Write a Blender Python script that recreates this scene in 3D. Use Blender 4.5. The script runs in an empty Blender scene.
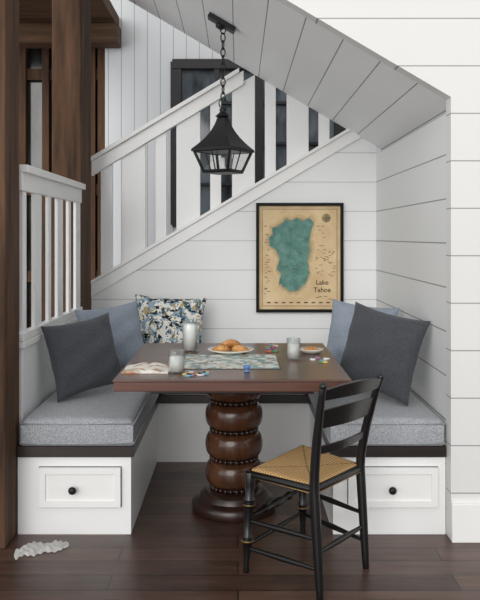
import bpy, bmesh, math, random
from mathutils import Vector, Matrix, Euler
random.seed(4)
scene = bpy.context.scene
try:
    scene.view_settings.view_transform = 'Standard'
except Exception:
    pass
F = 780.0; H = 1.35
def PX(px, d): return (px-238.0)*d/F
def PZ(py, d): return H-(py-236.0)*d/F

# ------------------------------------------------------------ materials
def lin(c):
    out=[]
    for v in c:
        v=v/255.0
        out.append(v/12.92 if v<=0.04045 else ((v+0.055)/1.055)**2.4)
    return tuple(out)+(1.0,)
def base(name, col, rough=0.5, metal=0.0, spec=0.5):
    m=bpy.data.materials.new(name); m.use_nodes=True
    nt=m.node_tree; b=nt.nodes['Principled BSDF']
    b.inputs['Base Color'].default_value=lin(col)
    b.inputs['Roughness'].default_value=rough
    b.inputs['Metallic'].default_value=metal
    b.inputs['Specular IOR Level'].default_value=spec
    return m,nt,b
def N(nt,t,**k):
    n=nt.nodes.new(t)
    for a,v in k.items(): setattr(n,a,v)
    return n
def math_n(nt,op,a,b=None,c=None):
    n=N(nt,'ShaderNodeMath',operation=op)
    for i,v in enumerate((a,b,c)):
        if v is None: continue
        if isinstance(v,(int,float)): n.inputs[i].default_value=v
        else: nt.links.new(v,n.inputs[i])
    return n.outputs[0]
def mixc(nt,fac,a,b,blend='MIX'):
    n=N(nt,'ShaderNodeMix',data_type='RGBA',blend_type=blend)
    if isinstance(fac,(int,float)): n.inputs[0].default_value=fac
    else: nt.links.new(fac,n.inputs[0])
    for i,v in ((6,a),(7,b)):
        if isinstance(v,tuple): n.inputs[i].default_value=v
        else: nt.links.new(v,n.inputs[i])
    return n.outputs[2]
def noise(nt,vec,scale,detail=4,rough=0.6):
    n=N(nt,'ShaderNodeTexNoise'); n.inputs['Scale'].default_value=scale
    n.inputs['Detail'].default_value=detail; n.inputs['Roughness'].default_value=rough
    if vec is not None: nt.links.new(vec,n.inputs['Vector'])
    return n.outputs['Fac']
def ramp(nt,fac,stops):
    n=N(nt,'ShaderNodeValToRGB'); nt.links.new(fac,n.inputs[0])
    el=n.color_ramp.elements
    while len(el)<len(stops): el.new(0.5)
    for e,(p,c) in zip(el,stops): e.position=p; e.color=c if len(c)==4 else lin(c)
    return n.outputs[0]
def pos(nt): return N(nt,'ShaderNodeNewGeometry').outputs['Position']
def objc(nt): return N(nt,'ShaderNodeTexCoord').outputs['Object']
def mapping(nt,vec,scale,rot=(0,0,0)):
    n=N(nt,'ShaderNodeMapping'); n.inputs['Scale'].default_value=scale; n.inputs['Rotation'].default_value=rot
    nt.links.new(vec,n.inputs['Vector']); return n.outputs[0]
def bump(nt,b,h,strength=0.3,dist=0.01):
    n=N(nt,'ShaderNodeBump'); n.inputs['Strength'].default_value=strength; n.inputs['Distance'].default_value=dist
    nt.links.new(h,n.inputs['Height']); nt.links.new(n.outputs[0],b.inputs['Normal'])

def board_mat(name, axis, spacing, off, col, linecol, w=0.006):
    m,nt,b=base(name,col,0.45,spec=0.35)
    s=N(nt,'ShaderNodeSeparateXYZ'); nt.links.new(pos(nt),s.inputs[0])
    v=math_n(nt,'ADD',s.outputs[axis],off+50*spacing)
    v=math_n(nt,'DIVIDE',v,spacing); f=math_n(nt,'FRACT',v)
    line=math_n(nt,'LESS_THAN',f,w/spacing)
    n=noise(nt,pos(nt),1.3,2)
    c0=mixc(nt,n,tuple(x*0.96 for x in lin(col)[:3])+(1,),lin(col))
    nt.links.new(mixc(nt,line,c0,lin(linecol)),b.inputs['Base Color'])
    inv=math_n(nt,'SUBTRACT',1.0,line); bump(nt,b,inv,0.3,0.004)
    return m
def wood_mat(name, c1, c2, grain_axis=2, rough=0.6, scale=6, bstr=0.3, use_obj=False, spec=0.5):
    m,nt,b=base(name,c1,rough,spec=spec)
    sc=[scale*3]*3; sc[grain_axis]=scale*0.25
    v=mapping(nt,objc(nt) if use_obj else pos(nt),tuple(sc))
    n=noise(nt,v,1.0,8,0.65)
    c=ramp(nt,n,[(0.3,c1),(0.7,c2)])
    nt.links.new(c,b.inputs['Base Color']); bump(nt,b,n,bstr,0.01)
    return m
def plain(name,col,rough=0.5,metal=0.0,ns=40,amt=0.08,bs=0.0,spec=0.5):
    m,nt,b=base(name,col,rough,metal,spec)
    n=noise(nt,objc(nt),ns,3)
    l=lin(col); a=tuple(x*(1-amt) for x in l[:3])+(1,); c=tuple(min(1,x*(1+amt)) for x in l[:3])+(1,)
    nt.links.new(mixc(nt,n,a,c),b.inputs['Base Color'])
    if bs: bump(nt,b,n,bs,0.004)
    return m
def glass_mat(name):
    m=bpy.data.materials.new(name); m.use_nodes=True; nt=m.node_tree
    out=nt.nodes['Material Output']; nt.nodes.remove(nt.nodes['Principled BSDF'])
    t=N(nt,'ShaderNodeBsdfTransparent'); t.inputs[0].default_value=(0.97,0.985,0.98,1)
    g=N(nt,'ShaderNodeBsdfGlossy'); g.inputs['Roughness'].default_value=0.04
    fr=N(nt,'ShaderNodeLayerWeight'); fr.inputs['Blend'].default_value=0.35
    f=math_n(nt,'MULTIPLY_ADD',fr.outputs['Facing'],0.45,0.04)
    mx=N(nt,'ShaderNodeMixShader'); nt.links.new(f,mx.inputs[0]); nt.links.new(t.outputs[0],mx.inputs[1]); nt.links.new(g.outputs[0],mx.inputs[2])
    nt.links.new(mx.outputs[0],out.inputs[0]); return m

WHITE=(240,241,240)
M_ship=board_mat('shiplap_white',2,0.2,0.085,WHITE,(192,194,194),0.005)
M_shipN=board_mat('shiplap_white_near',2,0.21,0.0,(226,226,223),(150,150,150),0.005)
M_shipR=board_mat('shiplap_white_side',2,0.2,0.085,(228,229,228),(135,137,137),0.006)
M_soff=board_mat('shiplap_soffit',0,0.168,0.03,(243,244,244),(125,127,129),0.005)
M_vert=board_mat('vertical_board_wall',0,0.11,0.0,(222,225,227),(160,164,168),0.006)
M_white=plain('white_paint',WHITE,0.4,ns=3,amt=0.02)
M_trim=plain('white_trim_paint',(241,241,239),0.35,ns=3,amt=0.02)
M_post=wood_mat('rough_timber',(46,32,23),(106,78,57),2,0.75,5,0.6,spec=0.25)
M_beam=wood_mat('beam_timber',(58,42,30),(114,88,66),0,0.75,5,0.5,spec=0.25)
M_darkframe=plain('dark_window_frame',(38,36,38),0.5)
M_board=wood_mat('espresso_board',(24,17,15),(44,32,28),0,0.35,6,0.1)
M_black=plain('black_paint',(17,16,17),0.28,ns=20)
M_frame=plain('frame_black',(10,9,10),0.5,ns=20,spec=0.2)
M_iron=plain('black_iron',(14,14,16),0.45,0.2,ns=60,bs=0.1)
M_gap=plain('drawer_shadow_gap',(110,110,110),0.8)
M_gold=plain('gold_stencil',(150,118,60),0.4,0.6)
M_glass=glass_mat('clear_glass')
M_wax=plain('white_wax',(250,249,245),0.5,amt=0.01)
M_plate=plain('cream_ceramic',(225,222,212),0.2)

def floor_mat():
    m,nt,b=base('dark_oak_planks',(70,50,42),0.33)
    v=pos(nt)
    br=N(nt,'ShaderNodeTexBrick'); nt.links.new(v,br.inputs['Vector'])
    br.inputs['Scale'].default_value=1.0; br.inputs['Brick Width'].default_value=1.35
    br.inputs['Row Height'].default_value=0.135; br.inputs['Mortar Size'].default_value=0.003
    br.inputs['Mortar Smooth'].default_value=0.2
    br.offset=0.37
    br.inputs['Color1'].default_value=lin((78,56,46)); br.inputs['Color2'].default_value=lin((118,90,76)); br.inputs['Mortar'].default_value=lin((28,20,17))
    n=noise(nt,mapping(nt,v,(2.5,26,26)),1.0,8,0.7)
    g=ramp(nt,n,[(0.25,(120,110,104)),(0.75,(255,251,247))])
    nt.links.new(mixc(nt,0.9,br.outputs['Color'],g,'MULTIPLY'),b.inputs['Base Color'])
    n2=noise(nt,v,3,4); r=math_n(nt,'MULTIPLY_ADD',n2,0.25,0.25); nt.links.new(r,b.inputs['Roughness'])
    h=math_n(nt,'MULTIPLY_ADD',br.outputs['Fac'],-1.5,n); bump(nt,b,h,0.25,0.004)
    return m
M_floor=floor_mat()
def table_mat():
    m,nt,b=base('walnut_tabletop',(92,60,50),0.28)
    v=pos(nt); n=noise(nt,mapping(nt,v,(3,30,30)),1.0,7,0.65)
    c=ramp(nt,n,[(0.3,(66,44,38)),(0.7,(108,76,65))])
    s=N(nt,'ShaderNodeSeparateXYZ'); nt.links.new(v,s.inputs[0])
    f=math_n(nt,'FRACT',math_n(nt,'DIVIDE',s.outputs[1],0.14)); l=math_n(nt,'LESS_THAN',f,0.025)
    nt.links.new(mixc(nt,l,c,lin((40,27,23))),b.inputs['Base Color'])
    bump(nt,b,n,0.08,0.004); return m
M_table=table_mat()
M_tedge=wood_mat('table_edge_wood',(70,42,33),(106,68,54),0,0.35,5,0.1)
M_ped=wood_mat('turned_pedestal_wood',(42,24,16),(92,58,38),2,0.2,4,0.05)
M_pedd=wood_mat('turned_pedestal_dark',(28,18,14),(54,34,26),2,0.3,4,0.05)
def fabric(name,c1,c2,scale=120,rough=0.95,bs=0.3):
    m,nt,b=base(name,c1,rough,spec=0.15)
    v=objc(nt); vo=N(nt,'ShaderNodeTexVoronoi'); vo.inputs['Scale'].default_value=scale; nt.links.new(v,vo.inputs['Vector'])
    n=noise(nt,v,scale*0.5,4)
    f=math_n(nt,'MULTIPLY',vo.outputs['Distance'],1.2); f=math_n(nt,'ADD',f,math_n(nt,'MULTIPLY',n,0.4)); f=math_n(nt,'SUBTRACT',f,0.2)
    nt.links.new(ramp(nt,f,[(0.2,c1),(0.8,c2)]),b.inputs['Base Color'])
    n2=noise(nt,v,9,3); h=math_n(nt,'MULTIPLY_ADD',n2,6.0,f); bump(nt,b,h,bs,0.006)
    b.inputs['Sheen Weight'].default_value=0.15
    return m
M_cush=fabric('speckled_gray_fabric',(136,139,144),(174,177,181),170)
M_dark=fabric('charcoal_linen',(54,56,60),(80,83,88),260)
M_blue=fabric('blue_gray_linen',(126,136,150),(156,166,178),260)
def pattern_mat():
    m,nt,b=base('map_print_fabric',(220,215,200),0.9,spec=0.15)
    v=objc(nt)
    n1=noise(nt,mapping(nt,v,(1,1,1.6)),19,3,0.7)
    n2=noise(nt,mapping(nt,v,(1.7,1,1),(0.5,1,0)),17,3,0.7)
    n3=noise(nt,mapping(nt,v,(1,1.3,1),(2,1,3)),19,2,0.6)
    n4=noise(nt,mapping(nt,v,(1,1.3,1),(1,2,3)),21,2,0.6)
    def th(n,lo): return ramp(nt,n,[(lo,(0,0,0,1)),(lo+0.015,(1,1,1,1))])
    c=mixc(nt,th(n3,0.57),lin((234,232,224)),lin((184,166,112)))
    c=mixc(nt,th(n4,0.54),c,lin((150,172,184)))
    c=mixc(nt,th(n2,0.55),c,lin((66,96,112)))
    c=mixc(nt,th(n1,0.56),c,lin((34,38,44)))
    nt.links.new(c,b.inputs['Base Color']); return m
M_pat=pattern_mat()

# ------------------------------------------------------------ builder
class B:
    def __init__(s,name): s.name=name; s.v=[]; s.f=[]; s.m=[]; s.sm=[]; s.mats=[]
    def mi(s,mat):
        if mat not in s.mats: s.mats.append(mat)
        return s.mats.index(mat)
    def add(s,vs,fs,mat,smooth=False,M=None):
        o=len(s.v)
        for p in vs:
            p=Vector(p)
            if M is not None: p=M@p
            s.v.append(p)
        i=s.mi(mat)
        for f in fs:
            s.f.append([o+k for k in f]); s.m.append(i); s.sm.append(smooth)
    def box(s,x0,x1,y0,y1,z0,z1,mat,M=None):
        vs=[(x0,y0,z0),(x1,y0,z0),(x1,y1,z0),(x0,y1,z0),(x0,y0,z1),(x1,y0,z1),(x1,y1,z1),(x0,y1,z1)]
        s.add(vs,[(0,3,2,1),(4,5,6,7),(0,1,5,4),(1,2,6,5),(2,3,7,6),(3,0,4,7)],mat,False,M)
    def prismY(s,poly,y0,y1,mat):   # poly (x,z)
        n=len(poly); vs=[(x,y0,z) for x,z in poly]+[(x,y1,z) for x,z in poly]
        fs=[tuple(range(n)),tuple(range(2*n-1,n-1,-1))]+[(i+n,(i+1)%n+n,(i+1)%n,i) for i in range(n)]
        s.add(vs,fs,mat)
    def lathe(s,prof,mat,M=None,seg=32,smooth=True,rot=0.0):
        vs=[];fs=[];n=len(prof)
        for r,z in prof:
            for k in range(seg):
                a=rot+2*math.pi*k/seg; vs.append((r*math.cos(a),r*math.sin(a),z))
        for i in range(n-1):
            for k in range(seg):
                k2=(k+1)%seg; fs.append((i*seg+k,i*seg+k2,(i+1)*seg+k2,(i+1)*seg+k))
        fs.append(tuple(range(seg-1,-1,-1))); fs.append(tuple((n-1)*seg+k for k in range(seg)))
        s.add(vs,fs,mat,smooth,M)
    def turned(s,p0,p1,prof,mat,seg=14):  # prof [(t,r)]
        p0=Vector(p0);p1=Vector(p1); d=p1-p0; L=d.length
        q=d.to_track_quat('Z','Y').to_matrix().to_4x4()
        s.lathe([(r,t*L) for t,r in prof],mat,Matrix.Translation(p0)@q,seg)
    def tube(s,pts,rad,mat,seg=10,closed=False,smooth=True):
        pts=[Vector(p) for p in pts]; n=len(pts); vs=[];fs=[]
        if not isinstance(rad,(list,tuple)): rad=[rad]*n
        for i,p in enumerate(pts):
            a=pts[(i-1)%n] if (closed or i>0) else p; b=pts[(i+1)%n] if (closed or i<n-1) else p
            t=(b-a).normalized(); up=Vector((0,0,1)) if abs(t.z)<0.95 else Vector((0,1,0))
            u=t.cross(up).normalized(); w=u.cross(t)
            for k in range(seg):
                an=2*math.pi*k/seg; vs.append(p+(u*math.cos(an)+w*math.sin(an))*rad[i])
        for i in range(n if closed else n-1):
            j=(i+1)%n
            for k in range(seg):
                k2=(k+1)%seg; fs.append((i*seg+k,j*seg+k,j*seg+k2,i*seg+k2))
        if not closed:
            fs.append(tuple(range(seg))); fs.append(tuple((n-1)*seg+k for k in range(seg-1,-1,-1)))
        s.add(vs,fs,mat,smooth)
    def sphere(s,c,r,mat,seg=10,rings=6,sc=(1,1,1)):
        prof=[(max(1e-4,r*math.sin(math.pi*i/rings)),-r*math.cos(math.pi*i/rings)) for i in range(rings+1)]
        s.lathe(prof,mat,Matrix.Translation(Vector(c))@Matrix.Diagonal((*sc,1)),seg)
    def done(s,bevel=0.0,parent=None,bseg=2,subsurf=0,angle=40):
        me=bpy.data.meshes.new(s.name)
        xs=[p.x for p in s.v];ys=[p.y for p in s.v];zs=[p.z for p in s.v]
        o=Vector(((min(xs)+max(xs))/2,(min(ys)+max(ys))/2,min(zs)))
        me.from_pydata([p-o for p in s.v],[],s.f)
        for m in s.mats: me.materials.append(m)
        me.polygons.foreach_set('material_index',s.m); me.polygons.foreach_set('use_smooth',s.sm)
        bm=bmesh.new(); bm.from_mesh(me); bmesh.ops.recalc_face_normals(bm,faces=bm.faces); bm.to_mesh(me); bm.free()
        me.update()
        ob=bpy.data.objects.new(s.name,me); scene.collection.objects.link(ob); ob.location=o
        if bevel:
            md=ob.modifiers.new('bevel','BEVEL'); md.width=bevel; md.segments=bseg; md.limit_method='ANGLE'; md.angle_limit=math.radians(angle)
        if subsurf:
            md=ob.modifiers.new('sub','SUBSURF'); md.levels=subsurf; md.render_levels=subsurf
        if parent is not None: ob.parent=parent; ob.matrix_parent_inverse=parent.matrix_world.inverted()
        return ob

DB=5.32; DN=3.45; DF=3.53; XR=0.942; XL=-1.0; DBB=4.66
SL=0.59
def sofz(x): return 1.965+SL*(XR-x)
def capz(x): return 1.036+0.592*(x+0.996)      # top of stringer cap
def handz(x): return PZ(158,DB)+0.6*(x-PX(90,DB))

# ------------------------------------------------------------ room shell
b=B('floor'); b.box(-4,3.2,-2.5,9,-0.05,0,M_floor); b.done()
b=B('wall_back')
b.prismY([(XL,0),(XR,0),(XR,capz(XR)-0.1),(XL,capz(XL)-0.1)],DB,DB+0.08,M_ship); b.done()
b=B('wall_right'); b.box(XR,XR+0.1,DN+0.08,DB+0.08,0,sofz(XR+0.1)-0.002,M_shipR); b.done()
b=B('wall_front')
b.prismY([(XR,0),(3.2,0),(3.2,3.9),(XL,3.9),(XL,sofz(XL)),(XR,sofz(XR))],DN,DN+0.08,M_shipN); b.done()
b=B('ceiling_soffit')
b.prismY([(XR+0.1,sofz(XR+0.1)),(XR+0.1,sofz(XR+0.1)+0.14),(XL,sofz(XL)+0.14),(XL,sofz(XL))],DN+0.08,DB+0.02,M_soff); b.done()
b=B('baseboard_right')
b.box(XR,3.2,DN-0.02,DN,0,0.17,M_trim); b.box(XR,3.2,DN-0.012,DN,0.17,0.185,M_trim); b.done(0.003)
# half wall left
b=B('wall_left'); b.box(XL-0.1,XL,3.62,4.95,0,0.83,M_white); b.box(XL-0.12,XL+0.015,3.6,4.97,0.83,0.86,M_trim); b.done(0.003)
# far walls
DW=6.6
b=B('wall_far'); xw=PX(105,DW)
wx0,wx1,wz0,wz1=PX(176,DW),PX(340,DW),PZ(225,DW),PZ(62,DW)
b.box(xw,wx0,DW,DW+0.1,0,3.8,M_vert); b.box(wx1,3.2,DW,DW+0.1,0,3.8,M_vert)
b.box(wx0,wx1,DW,DW+0.1,0,wz0,M_vert); b.box(wx0,wx1,DW,DW+0.1,wz1,3.8,M_vert); b.done()
b=B('stairwell_light_cover'); b.box(XL,3.2,DB+0.1,DW+0.1,3.8,3.9,M_white); b.done()  # unseen cover, added to keep overhead sky light off the far wall
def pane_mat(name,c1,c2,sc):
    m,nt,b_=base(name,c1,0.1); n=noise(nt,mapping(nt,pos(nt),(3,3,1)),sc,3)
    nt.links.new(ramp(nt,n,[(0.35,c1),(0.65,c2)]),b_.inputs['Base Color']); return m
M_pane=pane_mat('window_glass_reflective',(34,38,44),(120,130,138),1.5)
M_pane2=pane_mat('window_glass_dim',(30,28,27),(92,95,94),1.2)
b=B('window_1'); t=0.06
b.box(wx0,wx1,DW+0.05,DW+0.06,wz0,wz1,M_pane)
b.box(wx0-0.03,wx1,DW-0.03,DW+0.05,wz1-t,wz1+0.02,M_darkframe); b.box(wx0-0.03,wx1,DW-0.03,DW+0.05,wz0-0.02,wz0+t,M_darkframe)
nx=4
for i in range(nx+1):
    x=wx0+(wx1-wx0)*i/nx; w=0.045 if i in(0,nx,2) else 0.02
    b.box(x-w,x+w,DW-0.02,DW+0.05,wz0,wz1,M_darkframe)
for k in (1,2,3):
    z=wz0+(wz1-wz0)*k/4; b.box(wx0,wx1,DW-0.01,DW+0.05,z-0.012,z+0.012,M_darkframe)
b.done(0.002)
# timber window wall at the far left
b=B('window_2'); y0=6.75
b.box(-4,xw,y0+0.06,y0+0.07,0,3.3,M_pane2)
for x,w in ((-3.9,.1),(-3.0,.07),(-2.5,.05),(-2.02,.08),(-1.86,.03),(-1.66,.03),(-1.5,.09),(-1.27,.04),(-1.17,.04)):
    b.box(x-w,x+w,y0-0.03,y0+0.06,0,3.3,M_post)
for z in (0.15,1.0,1.75,2.75): b.box(-4,xw,y0,y0+0.06,z-0.05,z+0.05,M_post)
b.done(0.004)
b=B('ceiling'); b.box(-4,-1.005,5.45,6.59,3.1,3.2,M_beam)
b.done()
b=B('ceiling_beam'); b.box(-4,-0.985,6.38,6.58,2.93,3.099,M_beam); b.done(0.01)
# timber posts
b=B('timber_post'); b.box(-1.3,XL-0.002,3.36,3.58,0,3.6,M_post); b.done(0.008)
b=B('timber_post'); b.box(-1.19,XL-0.002,4.98,DB-0.005,0,3.6,M_post); b.done(0.008)

# stairs behind
b=B('staircase')
n=9; run=(XR-XL)/n
for i in range(n):
    x0=XL+i*run; zt=capz(x0)-0.12
    b.box(x0,x0+run,DB+0.09,DW-0.15,0,zt-0.03,M_white)
    b.box(x0-0.02,x0+run,DB+0.09,DW-0.15,zt-0.03,zt,M_board)
b.done(0.002)
# stair balustrade
b=B('stair_railing')
def band(xa,xb,f,dz0,dz1,y0,y1,mat): b.prismY([(xa,f(xa)+dz0),(xb,f(xb)+dz0),(xb,f(xb)+dz1),(xa,f(xa)+dz1)],y0,y1,mat)
band(XL,XR,capz,-0.1,-0.012,DB-0.015,DB+0.08,M_trim)
band(XL,XR,capz,-0.012,0.012,DB-0.03,DB+0.085,M_trim)
xa=(sofz(0)-handz(0))/(SL+0.6)
band(XL,xa+0.01,handz,-0.125,-0.03,DB+0.0,DB+0.05,M_trim)
band(XL,xa-0.02,handz,-0.03,0.0,DB-0.03,DB+0.08,M_trim)
bal=[(100,112),(121,145),(155,166),(176,200),(210,221),(232,255),(265,276),(287,309),(319,330)]
for p0,p1 in bal:
    x0,x1=PX(p0,DB),PX(p1,DB)
    f=lambda x: min(handz(x)-0.1, sofz(x)+0.02)
    xs=[x0,x1]
    if x0<xa<x1: xs=[x0,xa,x1]
    poly=[(x0,capz(x0)),(x1,capz(x1))]+[(x,f(x)) for x in reversed(xs)]
    b.prismY(poly,DB+0.028,DB+0.05,M_white)
b.done(0.0025)
# left railing
b=B('side_railing')
yy0,yy1=3.6,4.97
b.box(XL-0.05,XL+0.03,yy0,yy1,1.645,1.68,M_trim); b.box(XL-0.025,XL+0.005,yy0,yy1,1.56,1.645,M_trim)
b.box(XL-0.03,XL+0.01,yy0,yy1,0.862,0.90,M_trim)
y=3.63; k=0
while y<4.9:
    w=0.06 if k%2==0 else 0.13
    if y+w<4.96: b.box(XL-0.018,XL,y,y+w,0.90,1.56,M_white)
    y+=w+0.15; k+=1
b.done(0.0025)

# ------------------------------------------------------------ built-in bench
b=B('built_in_bench')
xi0,xi1=-0.484,0.43
for (x0,x1) in ((XL+0.003,xi0),(xi1,XR-0.003)):
    b.box(x0,x1,DF,DBB,0,0.35,M_white)
b.box(XL+0.003,XR-0.003,DBB,DB-0.02,0,0.35,M_white)
b.box(XL+0.003,xi0+0.012,DF-0.012,DBB,0.352,0.40,M_board)
b.box(xi1-0.012,XR-0.003,DF-0.012,DBB,0.352,0.40,M_board)
b.box(XL+0.003,XR-0.003,DBB-0.012,DB-0.02,0.352,0.40,M_board)
for (p0,p1,kx) in ((40,121,74),(348,437,391)):
    x0,x1=PX(p0,DF),PX(p1,DF); z1,z0=PZ(467,DF),PZ(506,DF)
    b.box(x0-0.004,x1+0.004,DF-0.001,DF,z0-0.004,z1+0.004,M_gap)
    b.box(x0,x1,DF-0.012,DF-0.001,z0,z1,M_trim)
    e=0.028
    for (a0,a1,c0,c1) in ((x0,x1,z1-e,z1),(x0,x1,z0,z0+e),(x0,x0+e,z0+e,z1-e),(x1-e,x1,z0+e,z1-e)):
        b.box(a0,a1,DF-0.02,DF-0.012,c0,c1,M_trim)
    Mk=Matrix.Translation((PX(kx,DF),DF-0.012,PZ(488,DF)))@Matrix.Rotation(math.pi/2,4,'X')
    b.lathe([(0.007,0),(0.006,0.015),(0.016,0.022),(0.018,0.03),(0.012,0.038),(0.001,0.04)],M_iron,Mk,20)
b.done(0.002)
def cushion(name,x0,x1,y0,y1,z0,z1):
    nx,ny=18,36; vs=[];fs=[]
    c=B(name)
    r=0.028
    def coord(i,n,a0,a1):
        s=i/n; s=0.5-0.5*math.cos(math.pi*s); return a0+(a1-a0)*s
    for i in range(nx+1):
        for j in range(ny+1):
            x=coord(i,nx,x0,x1); y=coord(j,ny,y0,y1)
            ex=min(x-x0,x1-x); ey=min(y-y0,y1-y)
            dx=max(0,r-ex)/r; dy=max(0,r-ey)/r; q=min(1,math.hypot(dx,dy))
            z=z1-r*0.75*(1-math.sqrt(1-q*q))+0.008*min(1,ex/0.2)*min(1,ey/0.2)+0.003*math.sin(13*x+5*y)*min(1,ex/0.05)
            vs.append((x,y,z))
    for i in range(nx):
        for j in range(ny):
            a=i*(ny+1)+j; fs.append((a,a+ny+1,a+ny+2,a+1))
    ring=[(i,0) for i in range(nx)]+[(nx,j) for j in range(ny)]+[(nx-i,ny) for i in range(nx)]+[(0,ny-j) for j in range(ny)]
    cx,cy=(x0+x1)/2,(y0+y1)/2
    L=len(ring)
    levels=[(0.55,1.0),(0.2,1.0),(0.05,0.99),(0.0,0.975)]
    prev=[a*(ny+1)+b_ for a,b_ in ring]
    for lv,scv in levels:
        cur=[]
        for a,b_ in ring:
            p=vs[a*(ny+1)+b_]
            X=cx+(p[0]-cx)*scv; Y=cy+(p[1]-cy)*(scv if scv==1 else 1-(1-scv)*0.4)
            cur.append(len(vs)); vs.append((X,Y,z0+(z1-r*0.75-z0)*lv))
        for k in range(L): fs.append((prev[k],prev[(k+1)%L],cur[(k+1)%L],cur[k]))
        prev=cur
    fs.append(tuple(prev))
    c.add(vs,fs,M_cush,True)
    for zz in (z0+0.012,z1-0.022):
        c.tube([(x0-0.001,y0-0.001,zz),(x0-0.001,y1,zz),(x1+0.001,y1,zz),(x1+0.001,y0-0.001,zz)],0.0045,M_cush,6,True)
    return c.done()
cushion('seat_cushion',XL+0.02,xi0+0.012,DF-0.015,DB-0.03,0.402,0.525)
cushion('seat_cushion',xi1-0.012,XR-0.012,DF-0.015,DB-0.03,0.402,0.525)
cushion('seat_cushion',xi0+0.022,xi1-0.022,DBB-0.01,DB-0.03,0.402,0.525)

def pillow(w,h,t,loc,yaw,tilt,roll,mat,name='throw_pillow',seed=0):
    n=26; vs=[];fs=[]; rnd=random.Random(seed)
    ph=[rnd.uniform(0,6) for _ in range(6)]
    R=Matrix.Rotation(math.radians(yaw),4,'Z')@Matrix.Rotation(math.radians(tilt),4,'X')@Matrix.Rotation(math.radians(roll),4,'Y')
    def pt(i,j,s):
        u=-1+2*i/n; v=-1+2*j/n
        x=w/2*u*(1-0.09*(1-v*v)); z=h/2*v*(1-0.09*(1-u*u))
        th=((1-u**2)*(1-v**2)); th=max(th,0)**0.42
        wr=0.006*math.sin(7*u+3*v+ph[0])*th+0.005*math.sin(9*v-4*u+ph[1])*th
        cr=0.006*math.sin(22*(u*v)+ph[2])*th*(abs(u*v))
        return Vector((x,s*(t/2*th+0.003)+wr+cr,z))
    for s in (-1,1):
        for i in range(n+1):
            for j in range(n+1): vs.append(pt(i,j,s))
    mn=min((R@v).z for v in vs)
    M=Matrix.Translation(Vector((loc[0],loc[1],0.535-mn)))@R
    o=(n+1)**2
    for s in range(2):
        for i in range(n):
            for j in range(n):
                a=s*o+i*(n+1)+j; q=(a,a+n+1,a+n+2,a+1); fs.append(q if s==0 else q[::-1])
    ring=[(i,0) for i in range(n)]+[(n,j) for j in range(n)]+[(n-i,n) for i in range(n)]+[(0,n-j) for j in range(n)]
    L=len(ring)
    for k in range(L):
        a=ring[k];c=ring[(k+1)%L]; ia=a[0]*(n+1)+a[1]; ic=c[0]*(n+1)+c[1]
        fs.append((ia,ic,ic+o,ia+o))
    me=bpy.data.meshes.new(name); me.from_pydata(vs,[],fs); me.materials.append(mat)
    for p in me.polygons: p.use_smooth=True
    bm=bmesh.new(); bm.from_mesh(me); bmesh.ops.recalc_face_normals(bm,faces=bm.faces); bm.to_mesh(me); bm.free()
    ob=bpy.data.objects.new(name,me); scene.collection.objects.link(ob); ob.matrix_world=M
    return ob
pillow(0.41,0.38,0.15,(-0.785,3.98),44,-14,-6,M_dark,seed=1)
pillow(0.42,0.40,0.15,(-0.735,4.58),38,-12,-5,M_blue,seed=2)
pillow(0.47,0.42,0.14,(-0.45,5.06),0,-12,3,M_pat,seed=3)
pillow(0.44,0.42,0.15,(0.70,4.50),-38,-12,4,M_blue,seed=4)
pillow(0.45,0.42,0.15,(0.715,3.91),-43,-14,9,M_dark,seed=5)

# ------------------------------------------------------------ table
b=B('dining_table')
tx0,tx1,ty0,ty1=-0.515,0.468,3.2,4.3; TZ=0.76
b.box(tx0,tx1,ty0,ty1,TZ-0.012,TZ,M_table)
b.box(tx0+0.004,tx1-0.004,ty0+0.004,ty1-0.004,TZ-0.05,TZ-0.012,M_tedge)
b.box(tx0+0.14,tx1-0.14,ty0+0.16,ty1-0.16,TZ-0.09,TZ-0.05,M_pedd)
pc=(-0.02,3.86,0)
pm=Matrix.Translation(pc)
b.lathe([(0.001,0),(0.20,0),(0.207,0.012),(0.207,0.045),(0.195,0.06),(0.17,0.066),(0.165,0.09),(0.15,0.104),(0.12,0.11)],M_pedd,pm,48)
z=0.11; nb=4; hb=(0.67-0.11)/nb
for i in range(nb):
    pr=[]
    for k in range(15):
        a=math.pi*k/14; pr.append((0.098+0.044*math.sin(a)**0.7, z+0.018+(hb-0.018)*(1-math.cos(a))/2))
    b.lathe([(0.10,z),(0.108,z+0.009),(0.098,z+0.018)],M_pedd,pm,40)
    b.lathe(pr,M_ped,pm,40)
    for k in range(26):
        a=2*math.pi*k/26; b.sphere((pc[0]+0.112*math.cos(a),pc[1]+0.112*math.sin(a),z+0.009),0.0105,M_pedd,8,5)
    z+=hb
b.done(0.003)

# ------------------------------------------------------------ lantern
lx,ly=-0.085,4.43
b=B('pendant_lantern')
zt,ze,zb=2.02,1.842,1.715
lm=Matrix.Translation((lx,ly,0)); ro=math.radians(14)
roof=[(0.035,zt)]
for k in range(1,9):
    t=k/8; roof.append((0.035+0.148*(0.38*t+0.62*t**2.2), zt-(zt-ze)*t))
roof=[(0.187,ze-0.014)]+roof[::-1]
b.lathe(roof,M_iron,lm,4,False,ro)
b.lathe([(0.022,zt),(0.045,zt+0.008),(0.034,zt+0.02),(0.018,zt+0.035),(0.022,zt+0.05),(0.006,zt+0.06)],M_iron,lm,16)
rt,rb=0.168,0.112
ct=[Vector((lx+rt*math.cos(ro+k*math.pi/2),ly+rt*math.sin(ro+k*math.pi/2),ze-0.01)) for k in range(4)]
cb=[Vector((lx+rb*math.cos(ro+k*math.pi/2),ly+rb*math.sin(ro+k*math.pi/2),zb)) for k in range(4)]
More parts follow.
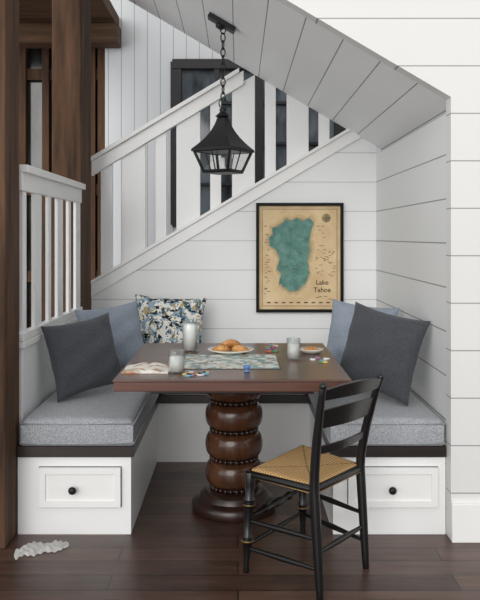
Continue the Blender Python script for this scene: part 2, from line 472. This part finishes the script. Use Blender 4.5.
for k in range(4):
    b.tube([ct[k],cb[k]],0.009,M_iron,6)
    b.tube([cb[k],cb[(k+1)%4]],0.011,M_iron,6)
    b.tube([(ct[k]+ct[(k+1)%4])/2,(cb[k]+cb[(k+1)%4])/2],0.004,M_iron,6)
    b.tube([ct[k],ct[(k+1)%4]],0.010,M_iron,6)
    b.add([ct[k],ct[(k+1)%4],cb[(k+1)%4],cb[k]],[(0,1,2,3)],M_glass)
b.lathe([(0.112,zb-0.01),(0.112,zb+0.002)],M_iron,lm,4,False,ro)
b.lathe([(0.02,zb+0.002),(0.022,zb+0.02),(0.012,zb+0.025),(0.012,zb+0.08),(0.001,zb+0.082)],M_wax,lm,14)
ltop=zt+0.06; mz=sofz(lx)
def link(c,rz,h=0.026,w=0.011,r=0.0032):
    pts=[]
    for k in range(14):
        a=2*math.pi*k/14; u=w*math.cos(a); vv=h*math.sin(a)
        pts.append((c[0]+u*math.cos(rz),c[1]+u*math.sin(rz),c[2]+vv))
    b.tube(pts,r,M_iron,6,True)
link((lx,ly,ltop+0.022),0.3,0.028,0.024,0.004)
zc=ltop+0.06;k=0
while zc<mz-0.06:
    link((lx,ly,zc),0.4+(k%2)*math.pi/2,0.027,0.013,0.004); zc+=0.042;k+=1
link((lx,ly,mz-0.045),0.4,0.03,0.016,0.004)
an=math.atan(SL)
mm=Matrix.Translation((lx,ly,mz))@Matrix.Rotation(an,4,'Y')
b.box(-0.085,0.085,-0.04,0.04,-0.028,-0.002,M_iron,mm)
b.lathe([(0.02,-0.05),(0.03,-0.03)],M_iron,mm,12)
b.done(0.0015)

# ------------------------------------------------------------ framed map
e=bpy.data.objects.new('framed_map',None); scene.collection.objects.link(e); e.location=(PX(300,DB),DB-0.01,PZ(258,DB))
bpy.context.view_layer.update()
x0,x1,z1,z0=PX(256,DB),PX(343,DB),PZ(203,DB),PZ(312,DB)
b=B('frame'); w=0.02
for q in ((x0,x1,z1-w,z1),(x0,x1,z0,z0+w),(x0,x0+w,z0+w,z1-w),(x1-w,x1,z0+w,z1-w)):
    b.box(q[0],q[1],DB-0.032,DB-0.003,q[2],q[3],M_frame)
b.done(0.0015,e)
def paper_mat():
    m,nt,b_=base('aged_map_paper',(214,190,150),0.8); n=noise(nt,pos(nt),7,6)
    nt.links.new(ramp(nt,n,[(0.3,(206,176,132)),(0.7,(230,206,164))]),b_.inputs['Base Color']); return m
M_paper=paper_mat(); M_ink=plain('map_ink',(82,62,44),0.8)
M_land=plain('map_shore',(166,152,116),0.8,ns=25,amt=0.2)
M_land2=plain('map_terrain',(202,176,134),0.8,ns=30,amt=0.16)
M_land3=plain('map_terrain_low',(216,192,150),0.8,ns=30,amt=0.12)
m_,nt_,b_=base('lake_teal',(92,140,130),0.7)
nt_.links.new(ramp(nt_,noise(nt_,pos(nt_),22,5),[(0.35,(70,118,110)),(0.65,(108,150,138))]),b_.inputs['Base Color']); M_lake=m_
b=B('map_print'); b.box(x0+w*0.6,x1-w*0.6,DB-0.010,DB-0.004,z0+w*0.6,z1-w*0.6,M_paper); b.done(0,e)
lake=[(281,224),(286,219),(291,221),(297,218),(303,221),(309,218),(313,223),(311,231),(309,240),(310,250),(307,262),(309,272),(305,283),(298,290),(290,291),(284,287),(279,283),(281,274),(277,268),(280,258),(276,250),(270,246),(269,238),(273,235),(272,228),(277,227)]
def outline(poly,g,jit=0.6):
    cx=sum(p[0] for p in poly)/len(poly); cy=sum(p[1] for p in poly)/len(poly)
    pts=[]
    n=len(poly)
    for i in range(n):
        for t in (0,0.33,0.66):
            a=poly[i];c=poly[(i+1)%n]; px=a[0]+(c[0]-a[0])*t+random.uniform(-jit,jit); py=a[1]+(c[1]-a[1])*t+random.uniform(-jit,jit)
            L=math.hypot(px-cx,py-cy); s=(L+g)/L
            pts.append((PX(cx+(px-cx)*s,DB),PZ(cy+(py-cy)*s,DB)))
    return pts
b=B('lake_shape')
b.prismY(outline(lake,6.5,0.8),DB-0.0108,DB-0.0102,M_land3)
b.prismY(outline(lake,4.0,0.8),DB-0.0116,DB-0.0110,M_land2)
b.prismY(outline(lake,1.5),DB-0.0124,DB-0.0118,M_land)
b.prismY(outline(lake,0),DB-0.0134,DB-0.0127,M_lake)
b.done(0,e)
b=B('map_linework')
i0,i1,j0,j1=PX(262,DB),PX(337,DB),PZ(306,DB),PZ(209,DB); lw=0.0025
for q in ((i0,i1,j1-lw,j1),(i0,i1,j0,j0+lw),(i0,i0+lw,j0,j1),(i1-lw,i1,j0,j1)): b.box(q[0],q[1],DB-0.0112,DB-0.0102,q[2],q[3],M_ink)
for _ in range(80):
    px=random.choice([random.uniform(264,268),random.uniform(315,333),random.uniform(315,333)]); py=random.uniform(226,300); L=random.uniform(1.2,4)
    if 310<px and 277<py<294: continue
    b.box(PX(px,DB),PX(min(336,px+L),DB),DB-0.0120,DB-0.0102,PZ(py,DB),PZ(py,DB)+0.003,M_ink)
for k in range(9):
    px=267+k*7.4; b.box(PX(px,DB),PX(px+3.5,DB),DB-0.0112,DB-0.0102,PZ(303,DB),PZ(303,DB)+0.008,M_ink)
for _ in range(14):
    px=random.uniform(282,302); py=random.uniform(228,282)
    b.box(PX(px,DB),PX(px+2,DB),DB-0.0139,DB-0.0134,PZ(py,DB),PZ(py,DB)+0.003,M_land)
cM=Matrix.Translation((PX(326,DB),DB-0.0103,PZ(218,DB)))@Matrix.Rotation(math.pi/2,4,'X')
b.lathe([(0.03,0),(0.03,0.0008)],M_land,cM,20)
for k in range(4):
    a=k*math.pi/2; pts=[(0.028*math.cos(a),0.028*math.sin(a)),(0.007*math.cos(a+.8),0.007*math.sin(a+.8)),(0.007*math.cos(a-.8),0.007*math.sin(a-.8))]
    b.add([(x,y,0.0016) for x,y in pts],[(0,1,2)],M_ink,False,cM)
b.box(PX(311,DB),PX(334,DB),DB-0.0120,DB-0.0106,PZ(294,DB),PZ(278,DB),M_paper)
b.done(0,e)
for txt,px,py,s in (('Lake',322,284.5,0.046),('Tahoe',322,292,0.046)):
    cu=bpy.data.curves.new('map_title','FONT'); cu.body=txt; cu.size=s; cu.align_x='CENTER'; cu.extrude=0.0004; cu.offset=0.0006
    cu.materials.append(M_ink); o=bpy.data.objects.new('map_title',cu); scene.collection.objects.link(o)
    o.parent=e; o.matrix_parent_inverse=e.matrix_world.inverted()
    o.location=(PX(px,DB),DB-0.0127,PZ(py,DB)); o.rotation_euler=(math.pi/2,0,0)

# ------------------------------------------------------------ chair
b=B('dining_chair')
A0=Vector((.304,2.89,0)); B0=Vector((.52,3.17,0)); C0=Vector((.032,3.13,0)); D0=Vector((.293,3.52,0))
bk=Vector((.646,-.763,0)); SH=0.41
def post(P,topv):
    s_=P-bk*0.03; pts=[]; rad=[]
    t_=topv
    for k in range(21):
        t=k/20
        if t<0.5:
            q=P.lerp(s_,t/0.5); zz=SH*t/0.5
            p=Vector((q.x,q.y,zz))
        else:
            u=(t-0.5)/0.5; q=s_.lerp(Vector((t_[0],t_[1],0)),u**1.5); p=Vector((q.x,q.y,SH+(t_[2]-SH)*u))
        pts.append(p); rad.append(0.013+0.006*math.sin(math.pi*min(1,t*1.05))**0.7)
    b.tube(pts,rad,M_black,12); return pts
pa=post(A0,(.312,2.852,.80)); pb=post(B0,(.568,3.10,.79))
for p in (pa[-1],pb[-1]): b.sphere(p,0.015,M_black,10,6)
legprof=[(0,.011),(.03,.013),(.1,.011),(.22,.016),(.30,.019),(.31,.023),(.33,.023),(.34,.016),(.36,.022),(.38,.016),(.55,.019),(.66,.021),(.67,.026),(.69,.026),(.70,.017),(.73,.024),(.76,.017),(.88,.021),(1,.020)]
Ct=Vector((.05,3.125,SH-0.005)); Dt=Vector((.290,3.495,SH-0.005))
b.turned(C0,Ct,legprof,M_black); b.turned(D0,Dt,legprof,M_black)
for P0,P1 in ((C0,Ct),(D0,Dt)):
    for t in (.32,.68): 
        c=P0.lerp(P1,t); b.lathe([(0.0265,-0.002),(0.0265,0.002)],M_gold,Matrix.Translation(c),14)
def at(P0,P1,z): t=z/P1.z; return P0.lerp(P1,t)
def atp(pts,z):
    for i in range(len(pts)-1):
        if pts[i].z<=z<=pts[i+1].z: return pts[i].lerp(pts[i+1],(z-pts[i].z)/(pts[i+1].z-pts[i].z))
    return pts[-1]
spr=[(0,.007),(.1,.008),(.3,.010),(.5,.012),(.7,.010),(.9,.008),(1,.007)]
fsp=[(0,.007),(.15,.010),(.25,.013),(.27,.018),(.30,.018),(.32,.012),(.42,.017),(.5,.021),(.58,.017),(.68,.012),(.70,.018),(.73,.018),(.75,.013),(.85,.010),(1,.007)]
b.turned(at(C0,Ct,.22),at(D0,Dt,.22),fsp,M_black); b.turned(at(C0,Ct,.11),at(D0,Dt,.11),spr,M_black)
for z in (.10,.21):
    b.turned(at(C0,Ct,z),atp(pa,z+.01),spr,M_black); b.turned(at(D0,Dt,z),atp(pb,z+.01),spr,M_black)
b.turned(atp(pa,.17),atp(pb,.17),spr,M_black)
sa,sb=atp(pa,SH),atp(pb,SH); sc_,sd=Ct.copy(),Dt.copy()
for P,Q in ((sa,sb),(sb,sd),(sd,sc_),(sc_,sa)):
    b.tube([P-Vector((0,0,.008)),Q-Vector((0,0,.008))],0.015,M_black,10)
def slat(z0,z1,bow,top_arch,th=0.012,mat=M_black,z0b=None):
    n=14; vs=[];fs=[]
    for i in range(n+1):
        t=i/n; arch=math.sin(math.pi*t)
        for (zz,isT) in ((z0,0),(z1,1)):
            zc=zz+(top_arch*arch if isT else top_arch*0.25*arch)
            P=atp(pa,zz-0.0).lerp(atp(pb,zz-0.0),t)+bk*bow*arch
            for s in (-1,1): vs.append(Vector((P.x,P.y,zc))+bk*s*th/2)
    for i in range(n):
        a=i*4;c=a+4
        fs+= [(a,c,c+2,a+2),(a+1,a+3,c+3,c+1),(a+2,c+2,c+3,a+3),(a,a+1,c+1,c)]
    fs+=[(0,2,3,1),(n*4,n*4+1,n*4+3,n*4+2)]
    b.add(vs,fs,mat,False)
slat(.745,.785,.03,.018,.02)
slat(.635,.705,.03,.012,.010)
slat(.535,.565,.028,.004,.010)
cen=(sa+sb+sc_+sd)/4
mseat,nt,bb=base('rush_weave',(190,150,92),0.85,spec=0.2)
uvn=N(nt,'ShaderNodeUVMap'); s=N(nt,'ShaderNodeSeparateXYZ'); nt.links.new(uvn.outputs[0],s.inputs[0])
u=math_n(nt,'SUBTRACT',s.outputs[0],0.5); v=math_n(nt,'SUBTRACT',s.outputs[1],0.5)
au=math_n(nt,'ABSOLUTE',u); av=math_n(nt,'ABSOLUTE',v); g=math_n(nt,'GREATER_THAN',au,av)
def wv(x): return math_n(nt,'ABSOLUTE',math_n(nt,'SINE',math_n(nt,'MULTIPLY',x,3.1416*24)))
w1=wv(v); w2=wv(u)
mx=N(nt,'ShaderNodeMix',data_type='FLOAT'); nt.links.new(g,mx.inputs[0]); nt.links.new(w2,mx.inputs[2]); nt.links.new(w1,mx.inputs[3])
hh=mx.outputs[0]; nn=noise(nt,objc(nt),35,4)
dg=math_n(nt,'LESS_THAN',math_n(nt,'ABSOLUTE',math_n(nt,'SUBTRACT',au,av)),0.012)
c=ramp(nt,hh,[(0.0,(92,66,38)),(0.6,(212,174,120))]); c=mixc(nt,math_n(nt,'MULTIPLY',nn,0.4),c,lin((150,110,66)))
c=mixc(nt,math_n(nt,'MULTIPLY',dg,0.6),c,lin((90,62,34)))
nt.links.new(c,bb.inputs['Base Color']); bump(nt,bb,hh,0.6,0.004)
chair=b.done(0.0015)
n=24; vs=[];fs=[];uv=[]
for i in range(n+1):
    for j in range(n+1):
        a=i/n;c=j/n
        P=sa.lerp(sb,a).lerp(sc_.lerp(sd,a),c)
        P=cen+(P-cen)*1.06
        U=2*a-1;V=2*c-1; mm_=max(abs(U),abs(V))
        zz=SH+0.012-0.022*max(0,(mm_-0.86)/0.14)**2 - 0.012*(1-mm_)
        vs.append((P.x,P.y,zz)); uv.append((a,c))
o_=len(vs)
vs+= [(x,y,SH-0.022) for (x,y,_z) in vs]
for i in range(n):
    for j in range(n):
        a=i*(n+1)+j; fs.append((a,a+n+1,a+n+2,a+1)); fs.append((o_+a,o_+a+1,o_+a+n+2,o_+a+n+1))
ring=[(i,0) for i in range(n)]+[(n,j) for j in range(n)]+[(n-i,n) for i in range(n)]+[(0,n-j) for j in range(n)]
for k in range(len(ring)):
    a=ring[k];c=ring[(k+1)%len(ring)]; ia=a[0]*(n+1)+a[1]; ic=c[0]*(n+1)+c[1]; fs.append((ia,ic,ic+o_,ia+o_))
me=bpy.data.meshes.new('rush_seat'); me.from_pydata(vs,[],fs); me.materials.append(mseat)
ul=me.uv_layers.new(name='UVMap')
for l in me.loops: ul.data[l.index].uv=uv[l.vertex_index%o_]
bm=bmesh.new(); bm.from_mesh(me); bmesh.ops.recalc_face_normals(bm,faces=bm.faces); bm.to_mesh(me); bm.free()
for p in me.polygons: p.use_smooth=True
ob=bpy.data.objects.new('rush_seat',me); scene.collection.objects.link(ob)
bpy.context.view_layer.update(); ob.parent=chair; ob.matrix_parent_inverse=chair.matrix_world.inverted()

# ------------------------------------------------------------ table-top items
T=TZ+0.001
def dT(py): return F*(H-TZ)/(py-236)
def jar(name,px,py,r,h,fill):
    d=dT(py)+r; b=B(name); M=Matrix.Translation((PX(px,d),d,T))
    b.lathe([(r*0.9,0),(r,0.006),(r,h*0.95),(r*0.96,h),(r-0.003,h),(r-0.003,0.006),(0.001,0.005)],M_glass,M,28)
    b.lathe([(0.001,0.0065),(r-0.0045,0.0065),(r-0.0045,h*fill),(0.001,h*fill)],M_wax,M,28)
    b.done()
jar('milk_glass',176.5,374,0.035,0.098,0.70)
jar('milk_glass',293.5,360,0.034,0.10,0.72)
d=dT(352)+0.04; b=B('milk_bottle'); M=Matrix.Translation((PX(190,d),d,T))
b.lathe([(0.036,0),(0.040,0.006),(0.041,0.11),(0.040,0.128),(0.037,0.138),(0.037,0.15),(0.040,0.153),(0.040,0.157),(0.035,0.157),(0.034,0.14),(0.037,0.12),(0.037,0.006),(0.001,0.005)],M_glass,M,30)
b.lathe([(0.001,0.0065),(0.0362,0.0065),(0.0365,0.12),(0.033,0.136),(0.001,0.137)],M_wax,M,30); b.done()
m_,nt_,b_=base('golden_crust',(190,130,66),0.55)
nt_.links.new(ramp(nt_,noise(nt_,objc(nt_),28,5),[(0.3,(150,88,36)),(0.7,(222,170,104))]),b_.inputs['Base Color']); M_bread=m_
def plate(b,cx,cy,r):
    b.lathe([(0.001,0),(r*0.6,0),(r*0.7,0.006),(r,0.018),(r*0.99,0.022),(r*0.68,0.011),(0.001,0.008)],M_plate,Matrix.Translation((cx,cy,T)),36)
def croissant(b,cx,cy,cz,L,yaw,r):
    pts=[];rad=[]
    n=22
    for i in range(n+1):
        t=-1+2*i/n; a=t*1.15
        x=L*math.sin(a)*0.62; y=L*(1-math.cos(a))*0.55
        X=cx+x*math.cos(yaw)-y*math.sin(yaw); Y=cy+x*math.sin(yaw)+y*math.cos(yaw)
        seg=abs(math.sin(i*math.pi/3.2)); rr=r*(1-0.78*abs(t)**1.6)*(0.82+0.2*seg)
        pts.append((X,Y,cz+rr*0.8)); rad.append(max(rr,0.003))
    b.tube(pts,rad,M_bread,12)
d=dT(353); cx=PX(231,d); b=B('pastry_plate'); plate(b,cx,d,0.118)
croissant(b,cx-0.045,d-0.03,T+0.010,0.08,0.3,0.021); croissant(b,cx+0.04,d-0.035,T+0.010,0.08,-0.4,0.021)
croissant(b,cx+0.0,d+0.045,T+0.010,0.085,2.9,0.022); croissant(b,cx,d-0.0,T+0.034,0.085,0.1,0.020); b.done()
d=dT(353); cx=PX(311,d); b=B('side_plate'); plate(b,cx,d,0.065)
for k in range(4): b.sphere((cx+random.uniform(-.03,.03),d+random.uniform(-.03,.03),T+0.02),0.015,M_bread,12,7,(1.2,1,.7))
b.done()
def multi(name,sc,cols):
    m,nt,b_=base(name,cols[0],0.6); vo=N(nt,'ShaderNodeTexVoronoi'); vo.inputs['Scale'].default_value=sc; nt.links.new(objc(nt),vo.inputs['Vector'])
    s=N(nt,'ShaderNodeSeparateColor'); nt.links.new(vo.outputs['Color'],s.inputs[0])
    n=len(cols); r=N(nt,'ShaderNodeValToRGB'); r.color_ramp.interpolation='CONSTANT'; el=r.color_ramp.elements
    while len(el)<n: el.new(0.5)
    for i,c in enumerate(cols): el[i].position=i/n; el[i].color=lin(c)
    nt.links.new(s.outputs[0],r.inputs[0]); nt.links.new(r.outputs[0],b_.inputs['Base Color']); return m
M_puz=multi('puzzle_print',38,[(214,214,204),(150,176,172),(196,202,196),(160,146,122),(120,152,156),(226,222,210)])
M_book=multi('page_print',30,[(236,232,222),(228,222,210),(236,232,222),(196,140,108),(236,232,222),(200,190,170)])
b=B('jigsaw_puzzle'); b.box(-.255,.185,3.46,3.86,T,T+0.003,M_puz)
b.box(-.262,.192,3.453,3.867,T-0.0005,T+0.0012,M_pedd); b.done()
b=B('open_book')
for s,x0 in ((-1,-.40),(1,-.40)):
    n=8; vs=[];fs=[]
    for i in range(n+1):
        t=i/n; x=x0+s*0.1*t; z=T+0.004+0.012*math.sin(math.pi*min(1,t*1.3+0.05))**1*(1-t)+0.004*(1-t)
        for y in (3.34,3.54):
            vs+= [(x,y,T),(x,y,z)]
    for i in range(n):
        a=i*4;c=a+4; fs+=[(a+1,c+1,c+3,a+3),(a,a+2,c+2,c),(a,c,c+1,a+1),(a+2,a+3,c+3,c+2)]
    fs+=[(n*4,n*4+2,n*4+3,n*4+1),(0,1,3,2)]
    b.add(vs,fs,M_book,False)
b.done()
cols=[(90,130,185),(196,96,84),(100,156,110),(222,190,100),(120,180,196),(160,120,160),(235,235,235)]
pm_=[plain('game_piece_%d'%i,c,0.35) for i,c in enumerate(cols)]
def piece(x,y,sz,mat):
    a=random.uniform(0,3); M=Matrix.Translation((x,y,T))@Matrix.Rotation(a,4,'Z')
    b.box(-sz,sz,-sz,sz,0,0.006,mat,M); b.lathe([(sz*.45,0),(sz*.45,0.006)],mat,M@Matrix.Translation((sz*1.2,0,0)),8)
b=B('puzzle_pieces')
for _ in range(15): piece(random.uniform(-.23,-.12),random.uniform(3.25,3.36),0.011,random.choice(pm_))
b.done()
b=B('puzzle_pieces')
for _ in range(12): piece(random.uniform(.15,.20),random.uniform(3.92,4.22),0.012,random.choice(pm_))
b.done()
b=B('puzzle_pieces')
for _ in range(6): piece(random.uniform(.35,.42),random.uniform(3.62,3.78),0.011,random.choice(pm_))
b.done()
b=B('egg_cup'); M=Matrix.Translation((PX(247,3.38),3.38,T))
b.lathe([(0.012,0),(0.013,0.003),(0.006,0.008),(0.014,0.016),(0.017,0.028),(0.015,0.028),(0.011,0.017),(0.001,0.013)],pm_[0],M,20); b.done()

# small rumpled cloth on the floor
M_cloth=plain('pale_cotton',(196,194,190),0.95,ns=60,amt=0.15,bs=0.4)
b=B('floor_cloth')
ctl=[(14,556,5),(24,551,7),(36,549,7.5),(50,548,6),(62,546,5),(69,545,3)]
nn_=30; mm2=10; vs=[];fs=[]
for i in range(nn_+1):
    t=i/nn_*(len(ctl)-1); k=min(int(t),len(ctl)-2); u=t-k
    px=ctl[k][0]*(1-u)+ctl[k+1][0]*u; py=ctl[k][1]*(1-u)+ctl[k+1][1]*u; hw=ctl[k][2]*(1-u)+ctl[k+1][2]*u
    hw*=(0.8+0.3*math.sin(i*1.3)*math.sin(i*0.7))
    if i in(0,nn_): hw*=0.3
    for j in range(mm2+1):
        v=-1+2*j/mm2; yy=py+v*hw; d=F*H/(yy-236); x=PX(px,d)
        edge=1-max(abs(v),abs(2*i/nn_-1))**4
        z=0.002+edge*(0.008+0.005*math.sin(i*0.9+j*0.8)+0.004*math.sin(i*1.7-j*1.3))
        vs.append((x,d,max(0.002,z)))
for i in range(nn_):
    for j in range(mm2):
        a=i*(mm2+1)+j; fs.append((a,a+1,a+mm2+2,a+mm2+1))
b.add(vs,fs,M_cloth,True); b.done()

# ------------------------------------------------------------ light
w=bpy.data.worlds.new('World'); scene.world=w; w.use_nodes=True
bg=w.node_tree.nodes['Background']; bg.inputs[0].default_value=(0.965,0.975,1.0,1); bg.inputs[1].default_value=0.88
def sun(name,dirv,st,ang,col=(1,1,1)):
    l=bpy.data.lights.new(name,'SUN'); l.energy=st; l.angle=math.radians(ang); l.color=col
    o=bpy.data.objects.new(name,l); scene.collection.objects.link(o); o.rotation_euler=Vector(dirv).to_track_quat('-Z','Y').to_euler(); o.location=(-1,-1,3)
sun('sun_daylight',(0.25,1.0,-0.32),1.3,35,(1,0.98,0.95))
sun('soffit_side_fill',(0.9,0.75,0.08),0.7,55,(1,0.985,0.96))  # added side fill, aimed slightly upward to brighten the soffit

# ------------------------------------------------------------ camera
cam=bpy.data.cameras.new('camera'); co=bpy.data.objects.new('camera',cam); scene.collection.objects.link(co)
co.location=(0,0,H); co.rotation_euler=(math.pi/2,0,0); cam.sensor_width=36; cam.lens=F*36/600
cam.shift_x=2/600; cam.shift_y=-64/600; cam.clip_start=0.05
scene.camera=co
